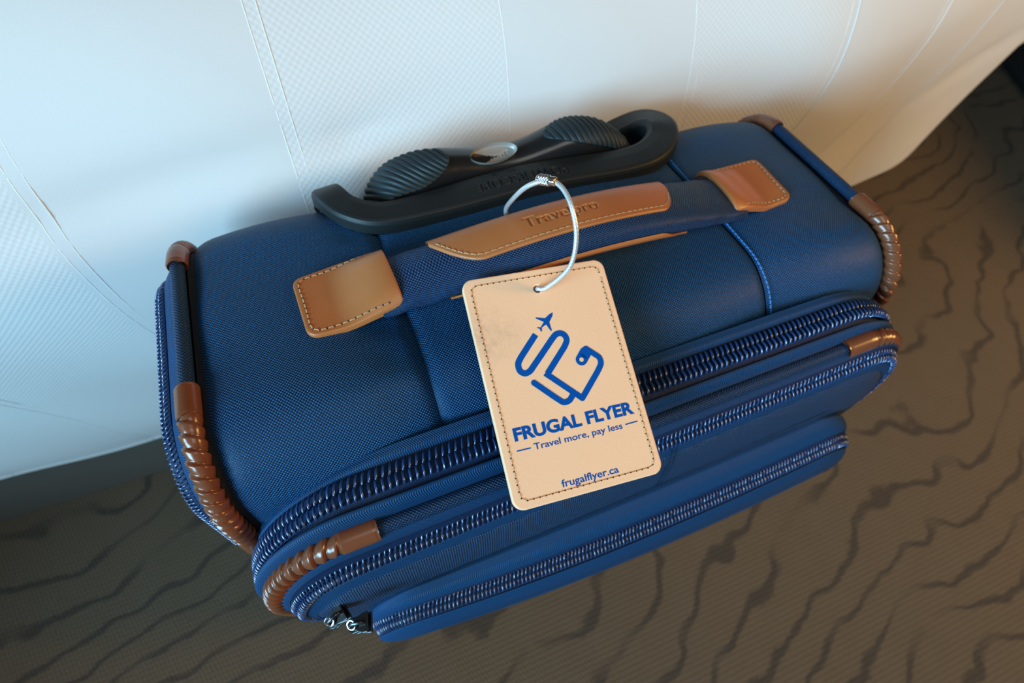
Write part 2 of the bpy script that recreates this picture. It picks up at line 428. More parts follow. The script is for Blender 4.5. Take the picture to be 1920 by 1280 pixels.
# --- top panels: left, centre, right, each a puffed strip of fabric running over the top
prof = resample(outline(), step=0.0032); prof = np.concatenate([prof]); ps = arclen(prof)
Tn = np.gradient(prof, axis=0); Tn /= np.linalg.norm(Tn, axis=1)[:, None]; Np = np.stack([-Tn[:, 1], Tn[:, 0]], 1)  # outward in (y, z)
XS = [-.0705, .0228, .2062, .2905]
for k in range(3):
    x0, x1 = XS[k], XS[k + 1]; nu = max(12, int((x1 - x0) / .0035)); V = []; UV = []
    for i in range(nu + 1):
        t = i / nu; te = t
        # denser columns near the turned-in edges
        te = 0.5 - 0.5 * math.cos(PI * t) * (0.35 + 0.65 * 1) if False else t
        x = x0 + (x1 - x0) * te
        dl = (x - x0); dr = (x1 - x)
        def edge(d, r, dep): return -dep * (1 - math.sqrt(max(0, 1 - (1 - min(1, d / r)) ** 2)))
        for j, (y, z) in enumerate(prof):
            e = 0
            if k == 0: e += edge(dl, .012, .0050) + edge(dr, .006, .0022)
            if k == 1: e += edge(dl, .006, .0020) + edge(dr, .005, .0018)
            if k == 2: e += edge(dl, .005, .0010) + edge(dr, .012, .0050)
            puff = .0035 * math.sin(PI * np.clip(te, 0, 1)) ** .8
            puff += .0005 * math.sin(x * 47 + y * 60) + .0004 * math.sin(y * 110 + x * 21)
            if k == 0: puff += -.0012 * math.exp(-((x - .010) / .01) ** 2) * (0.5 + 0.5 * math.sin(ps[j] * 300))
            o_ = puff + e
            V.append(warp((x, y + Np[j][0] * o_, z + Np[j][1] * o_))); UV.append((x, ps[j]))
    fix(obj('top_panel', V, gridf(nu + 1, len(prof)), NAVY, case, uv=UV))
# dark lining under the seams + carcass
V = []; nu = 30
pr2 = resample(outline(.003, R=RC - .002), step=.006)
for i in range(nu + 1):
    x = -.072 + (.292 + .072) * i / nu
    for (y, z) in pr2: V.append(warp((x, y, z)))
fix(obj('carcass', V, gridf(nu + 1, len(pr2)), DARKF, case))
# seams with thread
def case_top(x, s_):
    y = np.interp(s_, ps, prof[:, 0]); z = np.interp(s_, ps, prof[:, 1]); ny = np.interp(s_, ps, Np[:, 0]); nz = np.interp(s_, ps, Np[:, 1])
    return y, z, ny, nz
a = Acc()
for s_ in np.arange(.44, .66, .0027):
    y, z, ny, nz = case_top(0, s_); y2, z2, _, _ = case_top(0, s_ + .0017)
    tube(a, [(.2062 + .0006, y + ny * .0009, z + nz * .0009), (.2062 - .0004, (y + y2) / 2 + ny * .0018, (z + z2) / 2 + nz * .0018), (.2062 + .0006, y2 + ny * .0009, z2 + nz * .0009)], .00042, 5)
a.build('seam_stitching', THREADB, case, label='bright blue stitched seam', kind='stuff')

# --- side panels with their bulge, and the zipper of the side pocket on the left
RINGS = [(0.0005, 0.0), (.003, -.0045), (.006, -.0088), (.0088, -.0118), (.0098, -.0112), (.0150, -.0180), (.0160, -.0190), (.021, -.0200), (.030, -.0195), (.045, -.018), (.060, -.0175)]
for side in (-1, 1):
    V = []; n = 120; UV = []
    for (d, bx) in RINGS:
        P = resample(outline(d, R=max(RC - d * .25, .02)), n=n); s_ = arclen(P)
        for q, (y, z) in enumerate(P):
            x = -.0735 + bx * 1.0 if side < 0 else .2935 - bx * .5
            V.append(warp((x, y, z))); UV.append((s_[q], d))
    F = gridf(len(RINGS), n)
    base = (len(RINGS) - 1) * n
    for q in range(n // 2 - 1): F.append((base + q, base + q + 1, base + n - 2 - q, base + n - 1 - q))
    fix(obj('side_panel', V, F, TAPE, case, uv=UV))

# --- zipper coil helper
def coil(acc, P, Nrm, B, off, a_, b_, pitch, r, phase=0, seg=6, spl=20, slant=0.0):
    s_ = arclen(P); L = s_[-1]; n = int(L / pitch * spl)
    t = np.linspace(0, L, n); ph = 2 * PI * t / pitch + phase
    C = np.stack([np.interp(t, s_, P[:, k]) for k in range(3)], 1)
    Nn = np.stack([np.interp(t, s_, Nrm[:, k]) for k in range(3)], 1); Bn = np.stack([np.interp(t, s_, B[:, k]) for k in range(3)], 1)
    T = np.gradient(C, axis=0); T /= np.linalg.norm(T, axis=1)[:, None]
    Q = C + Bn * (off + a_ * np.cos(ph))[:, None] + Nn * (.0001 + 1.35 * b_ * np.sin(ph))[:, None] + T * (slant * np.cos(ph))[:, None]
    # frames from local helix direction
    tube(acc, Q, r, seg, caps=False)
SLD = {}
def zipper(name_label, P, Nrm, B, half, pitch, r, b_, parent=None):
    zp = obj('zipper', *strip(P, Nrm, B, half * 1.06, .0002), mat=CHAN, parent=parent or case, label=name_label)
    for sgn in (-1, 1):
        a = Acc(); coil(a, P, Nrm, B, sgn * half * .47, half * .50, b_, pitch, r, phase=PI * (sgn > 0), slant=sgn * pitch * .10)
        a.build('zipper_coil', COILM, zp)
    return zp
def strip(P, Nrm, B, half, lift):
    V = []; 
    for i in range(len(P)):
        for sg in (-1, -.5, 0, .5, 1): V.append(P[i] + B[i] * sg * half + Nrm[i] * lift)
    return V, gridf(len(P), 5)
# left side zipper
P2 = resample(outline(.0122, R=.0335, zbot=-.30), step=.003); T2 = np.gradient(P2, axis=0); T2 /= np.linalg.norm(T2, axis=1)[:, None]; N2 = np.stack([-T2[:, 1], T2[:, 0]], 1)
P3 = np.array([warp((-.0887, y, z)) for y, z in P2])
Nr = np.stack([-.60 * np.ones(len(P2)), .8 * N2[:, 0], .8 * N2[:, 1]], 1); Br = np.stack([-.8 * np.ones(len(P2)), -.6 * N2[:, 0], -.6 * N2[:, 1]], 1)
zipper('navy coil zipper along the left side pocket', P3, Nr, Br, .0030, .0023, .00042, .0009)

# --- piping cords with moulded brown corner trims
def pipe_path_side(x): return np.array([warp((x, y, z)) for y, z in resample(outline(0.0, R=.037), step=.0025)])
def sub(P, s0, s1, step=None):
    s_ = arclen(P); n = max(2, int((s1 - s0) / (step or .0022))); t = np.linspace(s0, s1, n)
    return np.stack([np.interp(t, s_, P[:, k]) for k in range(3)], 1)
def corner_trim(P, s0, s1, cuff0, cuff1, r=.0046, up=(0, 0, 1), lab='moulded brown corner trim with twisted ridges', pitch=.0054):
    """ribbed length s0..s1 with plain cuffs of the given length at either end"""
    def rr(s_, a):
        ph = (s_ / pitch + 2.0 * a / (2 * PI)) % 1.0
        return r * (0.76 + 0.38 * (ph ** 0.7) * (1 - (max(0, ph - .80) / .20) ** 2))
    a = Acc(); tube(a, sub(P, s0, s1, .00042), rr, 28, up); t = a.build('corner_trim', WRAPL, case, label=lab)
    for (c0, c1) in ((s0 - cuff0, s0 + .001), (s1 - .001, s1 + cuff1)):
        if c1 - c0 < .004: continue
        a = Acc(); Q = sub(P, c0, c1, .001); L = arclen(Q)[-1]
        def rc(s_, an): e = min(s_, L - s_); return r * 1.10 - .0006 * max(0, 1 - e / .0007)
        tube(a, Q, rc, 20, up); a.build('cuff', WRAPL, t)
for x in (-.0753, .2945):
    P = pipe_path_side(x); L = arclen(P)[-1]
    a = Acc(); tube(a, sub(P, 0, L, .003), .0034, 12, up=(1, 0, 0)); a.build('piping', PIPEW, case)
    sA = arclen(P); sv = sA[int(np.argmax(P[:, 2] >= -.246))]                     # arc position where the front corner begins
    sc0, sc1 = sv - .022, sv + .0581 - .004
    corner_trim(P, sc0, sc1, .012, .0150, up=(1, 0, 0))
    sb = sA[len(P) - 1 - int(np.argmax(P[::-1, 2] >= -.246))]                  # end of the back corner
    corner_trim(P, sb - .0410, sb + .02, .0135, .012, up=(1, 0, 0), pitch=.0038)

# --- front gusset: rings in the XZ plane at successive depths y
TAB = np.array([  # y, xl, xr, z left, z right, rx left, rz left, rx right, rz right
    (.118, -.070, .289, -.240, -.236, .070, .06, .055, .045),
    (.112, -.0755, .294, -.2255, -.2225, .085, .065, .060, .050),
    (.100, -.083, .300, -.2290, -.2235, .065, .085, .058, .060),
    (.090, -.078, .301, -.2430, -.2370, .046, .055, .045, .052),
    (.081, -.070, .301, -.2560, -.2415, .040, .050, .042, .050),
    (.076, -.066, .298, -.2800, -.2560, .038, .048, .040, .050)])
def ringp(y, n=220, dout=0.0, zbot=-.70):
    yy = TAB[::-1, 0]; xl, xr, zl, zr, rxl, rzl, rxr, rzr = [np.interp(y, yy, TAB[::-1, k]) for k in range(1, 9)]
    xl -= dout; xr += dout; zl += dout; zr += dout; rxl += dout; rxr += dout; rzl += dout; rzr += dout
    th = np.linspace(0, PI / 2, 24)
    P = [(xl, zbot)] + [(xl + rxl * (1 - math.cos(t)), zl - rzl * (1 - math.sin(t))) for t in th]
    P += [(xr - rxr * (1 - math.sin(t)), zr - rzr * (1 - math.cos(t))) for t in th] + [(xr, zbot)]
    P = resample(np.array(P), n=n)
    return P
def ring3(y, n=220, dout=0.0, y2=None, zbot=-.70):
    P = ringp(y, n, dout, zbot); y2 = y if y2 is None else y2
    return np.array([warp((p[0], y2, p[1])) for p in P])
def band(name, prof_, mat, parent, n=260, fixn=True, **k):
    """prof_: list of (y, outward offset)"""
    q = smoothpath(np.array(prof_, float), 8 * len(prof_)) if len(prof_) > 2 else np.array(prof_, float)
    R0 = [ring3(y, n, d) for y, d in q]; sl = arclen(q); V = []; UV = []
    for i, R_ in enumerate(R0):
        s_ = arclen(R_)
        for j in range(n): V.append(R_[j]); UV.append((s_[j], sl[i]))
    return fix(obj(name, V, gridf(len(q), n), mat, parent, uv=UV, **k))
def ringframe(y, dout=0.0, n=300, y2=None, zbot=-.42):
    P = ring3(y, n, dout, y2, zbot); T = np.gradient(P, axis=0); T /= np.linalg.norm(T, axis=1)[:, None]
    B = np.tile(np.array([0, -1.0, 0]), (n, 1)); Nn = np.cross(B, T); 
    if Nn[n // 2][2] < 0: Nn = -Nn
    return P, Nn, B
band('zipper_tape', [(.119, -.006), (.1135, .0004), (.110, .0012), (.1075, .0010), (.1063, -.0008)], TAPE, case)
band('zipper_channel', [(.1065, -.0012), (.0935, -.0012)], CHAN, case)
band('zipper_tape', [(.0942, -.0008), (.0935, .0016), (.0918, .0030), (.0900, .0018), (.0888, -.0030)], TAPE, case)
P, Nn, B = ringframe(.1000, -.0010); B2 = B.copy()
zipper('broad navy coil zipper of the main compartment', P, Nn, B, .0056, .0030, .00062, .0014)
# front piping and its corner trims
P, Nn, B = ringframe(.0868, -.0012, zbot=-.68)
a = Acc(); tube(a, P, .0037, 12, up=(0, 1, 0)); a.build('piping', PIPEW, case)
sP = arclen(P)
def s_at_x(P, x, left=True):
    k = np.where(np.abs(P[:, 0] - x) < .004)[0]; return arclen(P)[k[np.argmax(P[k, 2])]]
sl_ = s_at_x(P, -.036); sr_ = s_at_x(P, .262)
corner_trim(P, sl_ - .105, sl_, .012, .0165, r=.0052, up=(0, 1, 0))
corner_trim(P, sr_, sr_ + .105, .0190, .012, r=.0050, up=(0, 1, 0))
band('zipper_tape', [(.0880, -.0042), (.0866, -.0042), (.0845, .0000), (.0835, .0014), (.0820, .0012), (.0812, -.0006)], TAPE, case)
band('zipper_channel', [(.0815, -.0010), (.0772, -.0015)], CHAN, case)
band('zipper_tape', [(.0778, -.0015), (.0770, .0012), (.0764, .0010), (.0760, -.001), (.0757, -.0028)], TAPE, case)
P, Nn, B = ringframe(.0792, -.0006)
Nn2 = Nn * .8 + B * .6; Bt = B * .8 - Nn * .6
zipper('navy coil zipper around the front flap', P, Nn2, Bt, .0042, .0025, .00048, .0011)
# front panel
def ring_inset(d, y):
    P = ringp(.076, 160, -d, zbot=-.69); return [warp((p[0], y, p[1])) for p in P]
V = []; UV = []
RI = [(.0012, .0775), (.0024, .0762), (.005, .0750), (.014, .0735), (.022, .0728), (.034, .0722)]
for d, y in RI:
    for p in ring_inset(d, y): V.append(p); UV.append((p[0], p[2]))
F = gridf(len(RI), 160); base = (len(RI) - 1) * 160
LEFT = np.array(V[base:base + 80]); RIGHT = np.array(V[base + 80:base + 160])[::-1]
b0 = len(V); M_ = 24
for q in range(80):
    for c in range(M_ + 1):
        p = LEFT[q] * (1 - c / M_) + RIGHT[q] * (c / M_); V.append(p); UV.append((p[0], p[2]))
F += gridf(80, M_ + 1, base=b0)
fix(obj('front_panel', V, F, PANELW, case, uv=UV))
# stitched centre seam on the panel
a = Acc()
for z in np.arange(-.262, -.33, -.0022):
    for dx in (-.0016, .0016):
        yy_ = np.interp(-z, [.262, .268, .276, .29, .33], [.0768, .0746, .0736, .0728, .0722])
        tube(a, [(.134 + dx, yy_ - .0002, z), (.134 + dx, yy_ - .0007, z - .0008), (.134 + dx, yy_ - .0002, z - .0016)], .0003, 5)
a.build('seam_stitching', PIPEW, case, kind='stuff')

# --- front pocket
PT = np.array([  # y, xl, xr, zl, zr, r
    (.074, -.036, .276, -.314, -.300, .030), (.069, -.0365, .280, -.3145, -.3015, .030), (.062, -.0385, .286, -.3190, -.3090, .032),
    (.056, -.040, .289, -.3240, -.3150, .034), (.050, -.040, .290, -.3340, -.3250, .036), (.046, -.038, .289, -.3460, -.3360, .036)])
def pring(y, n=200, dout=0.0, zbot=-.52):
    yy = PT[::-1, 0]; xl, xr, zl, zr, r = [np.interp(y, yy, PT[::-1, k]) for k in range(1, 6)]
    xl -= dout; xr += dout; zl += dout; zr += dout; r = max(.004, r + dout)
    th = np.linspace(0, PI / 2, 20)
    P = [(xl, zbot)] + [(xl + r * (1 - math.cos(t)), zl - r * (1 - math.sin(t))) for t in th] + [(xr - r * (1 - math.sin(t)), zr - r * (1 - math.cos(t))) for t in th] + [(xr, zbot)]
    P = resample(np.array(P), n=n); out = []
    for x, z in P:
        k = ((x - .125) / .165) ** 2
        fr_ = np.clip((.074 - y) / .02, 0, 1)
        yb = y + fr_ * (.0085 * k if x < .125 else .0045 * k)
        d = max(0, -.35 - z); yb = yb + (.0730 - y) * sst(d / .17) * .98 + .10 * max(0, -.30 - z) * (1 - .65 * np.clip((x + .07) / .37, 0, 1)) * 1.0
        out.append((x + .012 * sst(d / .1) * np.clip((.12 - x) / .16, -1, 1), yb, z))
    return np.array(out)
def pband(name, prof_, mat, parent, n=220, **k):
    q = smoothpath(np.array(prof_, float), 8 * len(prof_)) if len(prof_) > 2 else np.array(prof_, float)
    sl = arclen(q); V = []; UV = []
    for i, (y, d) in enumerate(q):
        R_ = pring(y, n, d); s_ = arclen(R_)
        for j in range(n): V.append(R_[j]); UV.append((s_[j], sl[i]))
    return fix(obj(name, V, gridf(len(q), n), mat, parent, uv=UV, **k))
pocket = pband('pocket_gusset', [(.0755, -.004), (.0735, .0), (.069, .0022), (.064, .0022), (.0605, .0006), (.0595, -.0012)], TAPE, case, label='blue herringbone top of the front pocket')
pband('zipper_channel', [(.0597, -.0014), (.0505, -.0010)], CHAN, case)
pband('pocket_rim', [(.0512, -.0014), (.0502, .0012), (.0480, .0022), (.0462, .0010), (.0452, -.003), (.0446, -.008)], TAPE, case)
P = pring(.0552, 300, -.0010, zbot=-.42); T = np.gradient(P, axis=0); T /= np.linalg.norm(T, axis=1)[:, None]
B = np.tile(np.array([0, -1.0, 0]), (300, 1)); B = B - T * (B * T).sum(1)[:, None]; Nn = np.cross(B, T)
if Nn[150][2] < 0: Nn = -Nn
Nn2 = Nn * .9 + B * .42; Bt = B * .9 - Nn * .42
zipper('navy coil zipper of the front pocket', P, Nn2, Bt, .0043, .0023, .00044, .0010)
V = []; UV = []
R0 = [pring(.0452, 120, -.0050), pring(.0448, 120, -.010), pring(.0446, 120, -.020), pring(.0446, 120, -.034)]
for R_ in R0:
    for p in R_: V.append(p); UV.append((p[0], p[2]))
F = gridf(4, 120); base = 3 * 120; LEFT = np.array(V[base:base + 60]); RIGHT = np.array(V[base + 60:base + 120])[::-1]; b0 = len(V)
for q in range(60):
    for c in range(21):
        p = LEFT[q] * (1 - c / 20) + RIGHT[q] * (c / 20); V.append(p); UV.append((p[0], p[2]))
F += gridf(60, 21, base=b0)
fix(obj('pocket_front', V, F, NAVY, case, uv=UV))
# zipper sliders at the left end of the pocket
for (px, py, pz, rot) in ((-.0500, .0705, -.303, 0.3), (-.0395, .0620, -.297, -0.2)):
    s_ = bpy.data.objects.new('zipper_slider', None)
    a = Acc(); R3 = Matrix.Rotation(rot, 3, 'Z') @ Matrix.Rotation(-.5, 3, 'Y')
    b_ = Acc()
    for (cx, w0, w1, h) in ((0, .0026, .0042, .0016),):
        prof_ = [(-.0052, .0022), (-.003, .0036), (0.0, .0034), (.003, .0044), (.0055, .0046)]
        for lev in (-.0017, .0017):
            Vt = []
            for t_ in (lev - .0006, lev + .0006):
                Vt += [(x, y, t_) for x, y in prof_] + [(x, -y, t_) for x, y in prof_[::-1]]
            n_ = len(prof_) * 2
            Ft = [tuple(range(n_))[::-1], tuple(range(n_, 2 * n_))] + [(i, (i + 1) % n_, n_ + (i + 1) % n_, n_ + i) for i in range(n_)]
            b_.add(Vt, Ft)
        tube(b_, smoothpath([(-.004, 0, .0022), (-.003, 0, .0042), (.0, 0, .0048), (.003, 0, .0042), (.0038, 0, .0022)], 20), .0009, 8)
    Vw = [Vector((px, py, pz)) + R3 @ Vector(v) for v in b_.V]
    so = bevel(fix(obj('zipper_slider', Vw, b_.F, GUN, case, smooth=False, label='gunmetal zipper slider')), .0003, 2)
    a = Acc(); ctr = Vector((px, py, pz)) + R3 @ Vector((0.001, 0, .0042))
    loop_ = [ctr + R3 @ Vector((.0020 * math.cos(t) - .003, .0018 * math.sin(t), .0010 * math.sin(t))) for t in np.linspace(0, 2 * PI, 20)]
    tube(a, [tuple(v) for v in loop_], .0006, 8); a.build('pull_ring', CHROME, so)

# --- base, feet and wheels (under the case)
a = Acc()
V = []
for z, g in ((-.735, .006), (-.73, .0), (-.70, 0.0)):
    for t in np.linspace(0, 2 * PI, 49)[:-1]:
        c, s_ = math.cos(t), math.sin(t); ex = lambda v: math.copysign(abs(v) ** .25, v)
        V.append((.11 + (.165 - g) * ex(c), .195 + (.072 - g) * ex(s_), z))
F = [tuple(range(48))] + [(i * 48 + j, i * 48 + (j + 1) % 48, (i + 1) * 48 + (j + 1) % 48, (i + 1) * 48 + j) for i in range(2) for j in range(48)] + [tuple(range(96, 144))]
fix(obj('base_tray', V, F, BLACKM, case, smooth=False))
for x in (-.03, .25):
    a = Acc(); t = np.linspace(0, 2 * PI, 33)
    for (r0, x0, x1) in ((.025, x - .009, x + .009),):
        Vw = []
        for xx, rr in ((x0, .010), (x0, .021), (x0 + .002, .025), (x1 - .002, .025), (x1, .021), (x1, .010)):
            Vw += [(xx, .240 + rr * math.cos(q), -.745 + rr * math.sin(q)) for q in t[:-1]]
        Fw = [(i * 32 + j, i * 32 + (j + 1) % 32, (i + 1) * 32 + (j + 1) % 32, (i + 1) * 32 + j) for i in range(5) for j in range(32)] + [tuple(range(32)), tuple(range(160, 192))]
        a.add(Vw, Fw)
    fix(a.build('wheel', BLACKM, case))
    a = Acc(); tube(a, [(x, .150, -.735), (x, .150, -.765), (x, .150, -.770)], .010, 16); a.build('foot', BLACKM, case)

# ================================================================== CARRY HANDLE
def hcen(t):      # t 0..1 along the handle
    x = .012 + t * (.2150 - .012)
    q = math.sin(PI * min(1, max(0, t)))
    return x, .1795 - .0085 * q, -.2015 + .0170 * q ** 1.15
def hsec(t, a, grow=0.0):
    x, yc, zc = hcen(t); q = math.sin(PI * t)
    ry = .0168 - .0012 * q + grow; rz = .0046 + .0032 * q ** .7 + grow
    c, s_ = math.cos(a), math.sin(a); e = .8
    return np.array((x, yc + ry * math.copysign(abs(c) ** e, c), zc + rz * math.copysign(abs(s_) ** e, s_)))
V = []; UV = []; nt_ = 110; na = 64
for i in range(nt_):
    t = i / (nt_ - 1)
    for j in range(na + 1):
        a_ = 2 * PI * j / na; wr = .0004 * math.sin(t * 70 + j * .35) * (abs(t - .5) * 2) ** 3
        V.append(hsec(t, a_, wr)); UV.append((t * .2065, a_ * .0135))
handle = fix(obj('carry_handle', V, gridf(nt_, na + 1), HANDLEW, case, uv=UV))
# arc-length table round the middle section, so that flaps and lettering are laid out in millimetres
AA = np.linspace(-1.6, 2 * PI, 600); SEC = np.array([hsec(.5, q) for q in AA]); SL = arclen(SEC)
def a_of(sl): return np.interp(sl, SL, AA)
s_top = np.interp(PI / 2, AA, SL)
MT = Mask('Travelpro', bold=0.02, H=70, blur=2)
def flap(x0, x1, edge_fn, back, name, txt=False, nx=420, ny=150, g=.0014):
    """leather flap: from the back of the handle to an edge curve edge_fn(x) (mm of arc forward of the crown)"""
    V = []; UV = []; X = np.linspace(x0, x1, nx)
    for x in X:
        t = (x - .012) / .2030; e0, e1 = back(x), edge_fn(x)
        for j in range(ny):
            s_ = e0 + (e1 - e0) * j / (ny - 1); d = min(s_ - e0, e1 - s_)
            gr = g - .0007 * max(0, 1 - d / .0012) ** 2
            if d <= 1e-9: gr = 0.0
            if txt:
                u = (x - .0850) / .0375; v = 1 - (s_ - (-.0062)) / .0080
                gr -= .00075 * float(MT(u, v))
                # slight raised shoulder round the stamp
            V.append(hsec(t, a_of(s_top + s_), gr)); UV.append((x, s_))
    return fix(obj(name, V, gridf(nx, ny), LEATHER, handle, uv=UV))
HX0, HX1 = .0415, .1680
def fe(x):      # front edge of the upper flap: scooped towards both ends
    t = (x - HX0) / (HX1 - HX0)
    l = np.clip((x - HX0) / .022, 0, 1); r = np.clip((HX1 - x) / .012, 0, 1)
    return -.0105 + .0190 * (math.sin(l * PI / 2) ** .9) * (math.sin(r * PI / 2) ** .55) 
flap(HX0, HX1, fe, lambda x: -.024, 'leather_wrap', txt=True)
# lower flap (under the handle)
def under(x):
    t = (x - HX0) / (HX1 - HX0); e = min(t, 1 - t) * (HX1 - HX0)
    return .0200 + .0050 * (1 - sst(e / .016))
V = []; UV = []; X = np.linspace(HX0 + .002, HX1 + .004, 160)
for x in X:
    t = (x - .012) / .2030
    for j in range(40):
        s_ = under(x) + (.052 - under(x)) * j / 39; V.append(hsec(t, a_of(s_top + s_), .0016 - (.0010 if j in (0, 39) else 0))); UV.append((x, s_))
fix(obj('leather_wrap', V, gridf(160, 40), LEATHER, handle, uv=UV, label='brown leather under the handle'))
# stitching along the flap edge
def stitch_run(acc, pts_fn, L, pitch, r, holes=None, lift=.0003, duty=.80):
    n = int(L / pitch)
    for i in range(n):
        s0 = i * pitch; s1 = s0 + pitch * duty
        p0, n0 = pts_fn(s0 / L); p1, n1 = pts_fn(s1 / L); pm = (p0 + p1) / 2
        tube(acc, [tuple(p0 - n0 * .0002), tuple(p0 * .75 + p1 * .25 + n0 * lift), tuple(pm + n0 * lift * 1.1), tuple(p0 * .25 + p1 * .75 + n0 * lift), tuple(p1 - n1 * .0002)], r, 5, up=tuple(n0))
        if holes is not None:
            ph, nh = pts_fn((s0 - pitch * (1 - duty) / 2) / L)
            ax = np.cross(nh, (0.3, .5, .2)); ax /= np.linalg.norm(ax); ay = np.cross(nh, ax)
            holes.add([ph + nh * .00012 + (ax * math.cos(q) + ay * math.sin(q)) * r * 1.9 for q in np.linspace(0, 2 * PI, 9)[:-1]], [tuple(range(8))])
def flap_edge():
    P = []; Nn = []
    for x in np.linspace(HX0 + .003, HX1 - .0022, 260):
        t = (x - .012) / .2030; s_ = fe(x) - .0026; a_ = a_of(s_top + s_)
        p = hsec(t, a_, .0014); q = hsec(t, a_, .0034); P.append(p); Nn.append((q - p) / np.linalg.norm(q - p))
    return np.array(P), np.array(Nn)
FP, FN = flap_edge(); fl = arclen(FP)
def fpf(u):
    s_ = np.clip(u, 0, 1) * fl[-1]; return np.array([np.interp(s_, fl, FP[:, k]) for k in range(3)]), np.array([np.interp(s_, fl, FN[:, k]) for k in range(3)])
a = Acc(); hl = Acc(); stitch_run(a, fpf, fl[-1], .0033, .00026, hl)
a.build('stitching', THREADL, handle, kind='stuff'); 

# leather tabs over the handle ends
def tab(corners, radii, inner_x, sgn):
    C = [np.array(c) for c in corners]; n = len(C); out = []
    for i in range(n):
        p, c, q = C[i - 1], C[i], C[(i + 1) % n]; r = radii[i]
        a0 = c + (p - c) / np.linalg.norm(p - c) * r; a1 = c + (q - c) / np.linalg.norm(q - c) * r
        for t in np.linspace(0, 1, 10): out.append(a0 * (1 - t) ** 2 + c * 2 * t * (1 - t) + a1 * t * t)
    out = np.array(out + [out[0]]); out = resample(out, n=161)[:-1]
    cen = out.mean(0)
    def top(x, y):
        tx = sst(np.clip(1 - abs(x - inner_x) / .030, 0, 1)); k = max(0, 1 - abs((y - .1818) / .0228) ** 4)
        return -.2057 + .0018 + .0112 * tx * k
    rings = [(1.0, -.0016), (1.0, -.0004), (.992, .0003), (.975, .0005), (.95, .0005)] + [(1 - q, .0005) for q in np.linspace(.07, 1, 26)]
    V = []; UV = []
    for sc, dz in rings:
        for p in out:
            q = cen + (p - cen) * max(sc, .001)
            z = top(*q) + dz
            if dz == -.0016: z = top(*q) - .0028
            V.append((q[0], q[1], z)); UV.append((q[0], q[1]))
    nn_ = len(out); F = []
    for i in range(len(rings) - 1):
        for j in range(nn_): F.append((i * nn_ + j, i * nn_ + (j + 1) % nn_, (i + 1) * nn_ + (j + 1) % nn_, (i + 1) * nn_ + j))
    tb = fix(obj('leather_tab', V, F, LEATHER, case, uv=UV))
    # stitches: three sides (not the inner one)
    sel = []
    for p in out:
        d = cen - p; q = p + d / np.linalg.norm(d) * .0028; sel.append(q)
    sel = np.array(sel); sel = np.roll(sel, -int(np.argmax(sgn * sel[:, 0] + 0 * sel[:, 1])), axis=0)
    keep = [q for q in sel if abs(q[0] - inner_x) > .0048]
    keep = np.array(keep)
    # start where the gap is
    gap = np.argmax(np.linalg.norm(keep - np.roll(keep, 1, 0), axis=1)); keep = np.roll(keep, -gap, axis=0)
    kl = arclen(keep)
    def pf_(u):
        s_ = np.clip(u, 0, 1) * kl[-1]; x = np.interp(s_, kl, keep[:, 0]); y = np.interp(s_, kl, keep[:, 1])
        z = top(x, y) + .0005; e = .0005
        nrm = np.array((-(top(x + e, y) - top(x - e, y)) / (2 * e), -(top(x, y + e) - top(x, y - e)) / (2 * e), 1)); nrm /= np.linalg.norm(nrm)
        return np.array((x, y, z)), nrm
    a = Acc(); hl = Acc(); stitch_run(a, pf_, kl[-1], .0033, .00028, hl)
    a.build('stitching', THREADL, tb, kind='stuff'); hl.build('needle_holes', HOLEM, tb, kind='stuff')
tab([(-.0240, .2010), (.0205, .2075), (.0225, .1630), (-.0225, .1645)], [.005, .006, .002, .006], .0215, 1)
tab([(.2070, .2055), (.2540, .2065), (.2525, .1690), (.2060, .1640)], [.006, .005, .006, .002], .2070, -1)

# ================================================================== TELESCOPIC HANDLE
# bezel: U-shaped frame sunk in the back edge of the top
cpath = smoothpath([(.0080, .2720, -.2260), (.0072, .2660, -.2090), (.0085, .2560, -.2005), (.0150, .2420, -.2000), (.0290, .2330, -.2010), (.0560, .2310, -.2010), (.0850, .2315, -.2005), (.1100, .2320, -.2000),
                    (.1400, .2310, -.2005), (.1700, .2295, -.2010), (.1900, .2315, -.2005), (.2050, .2410, -.2000), (.2110, .2530, -.1995), (.2075, .2650, -.2030), (.1960, .2720, -.2110), (.1800, .2740, -.2200), (.1650, .2750, -.2300)], 420)
cpath = resample(cpath, n=800)
T = np.gradient(cpath, axis=0); T /= np.linalg.norm(T, axis=1)[:, None]
upv = np.array([0, 0, 1.0]); side = np.cross(T, upv); side /= np.linalg.norm(side, axis=1)[:, None]   # outward (towards the viewer)
if side[400][1] > 0: side = -side
upn = np.cross(side, T); upn[upn[:, 2] < 0] *= -1
MP = Mask('POWERSCOPE', bold=0.0, spacing=1.08, H=56, blur=1)
ML = Mask('LITE', bold=0.0, spacing=2.4, H=40, blur=1)
hw = .0110; 
nsec = 120; V = []
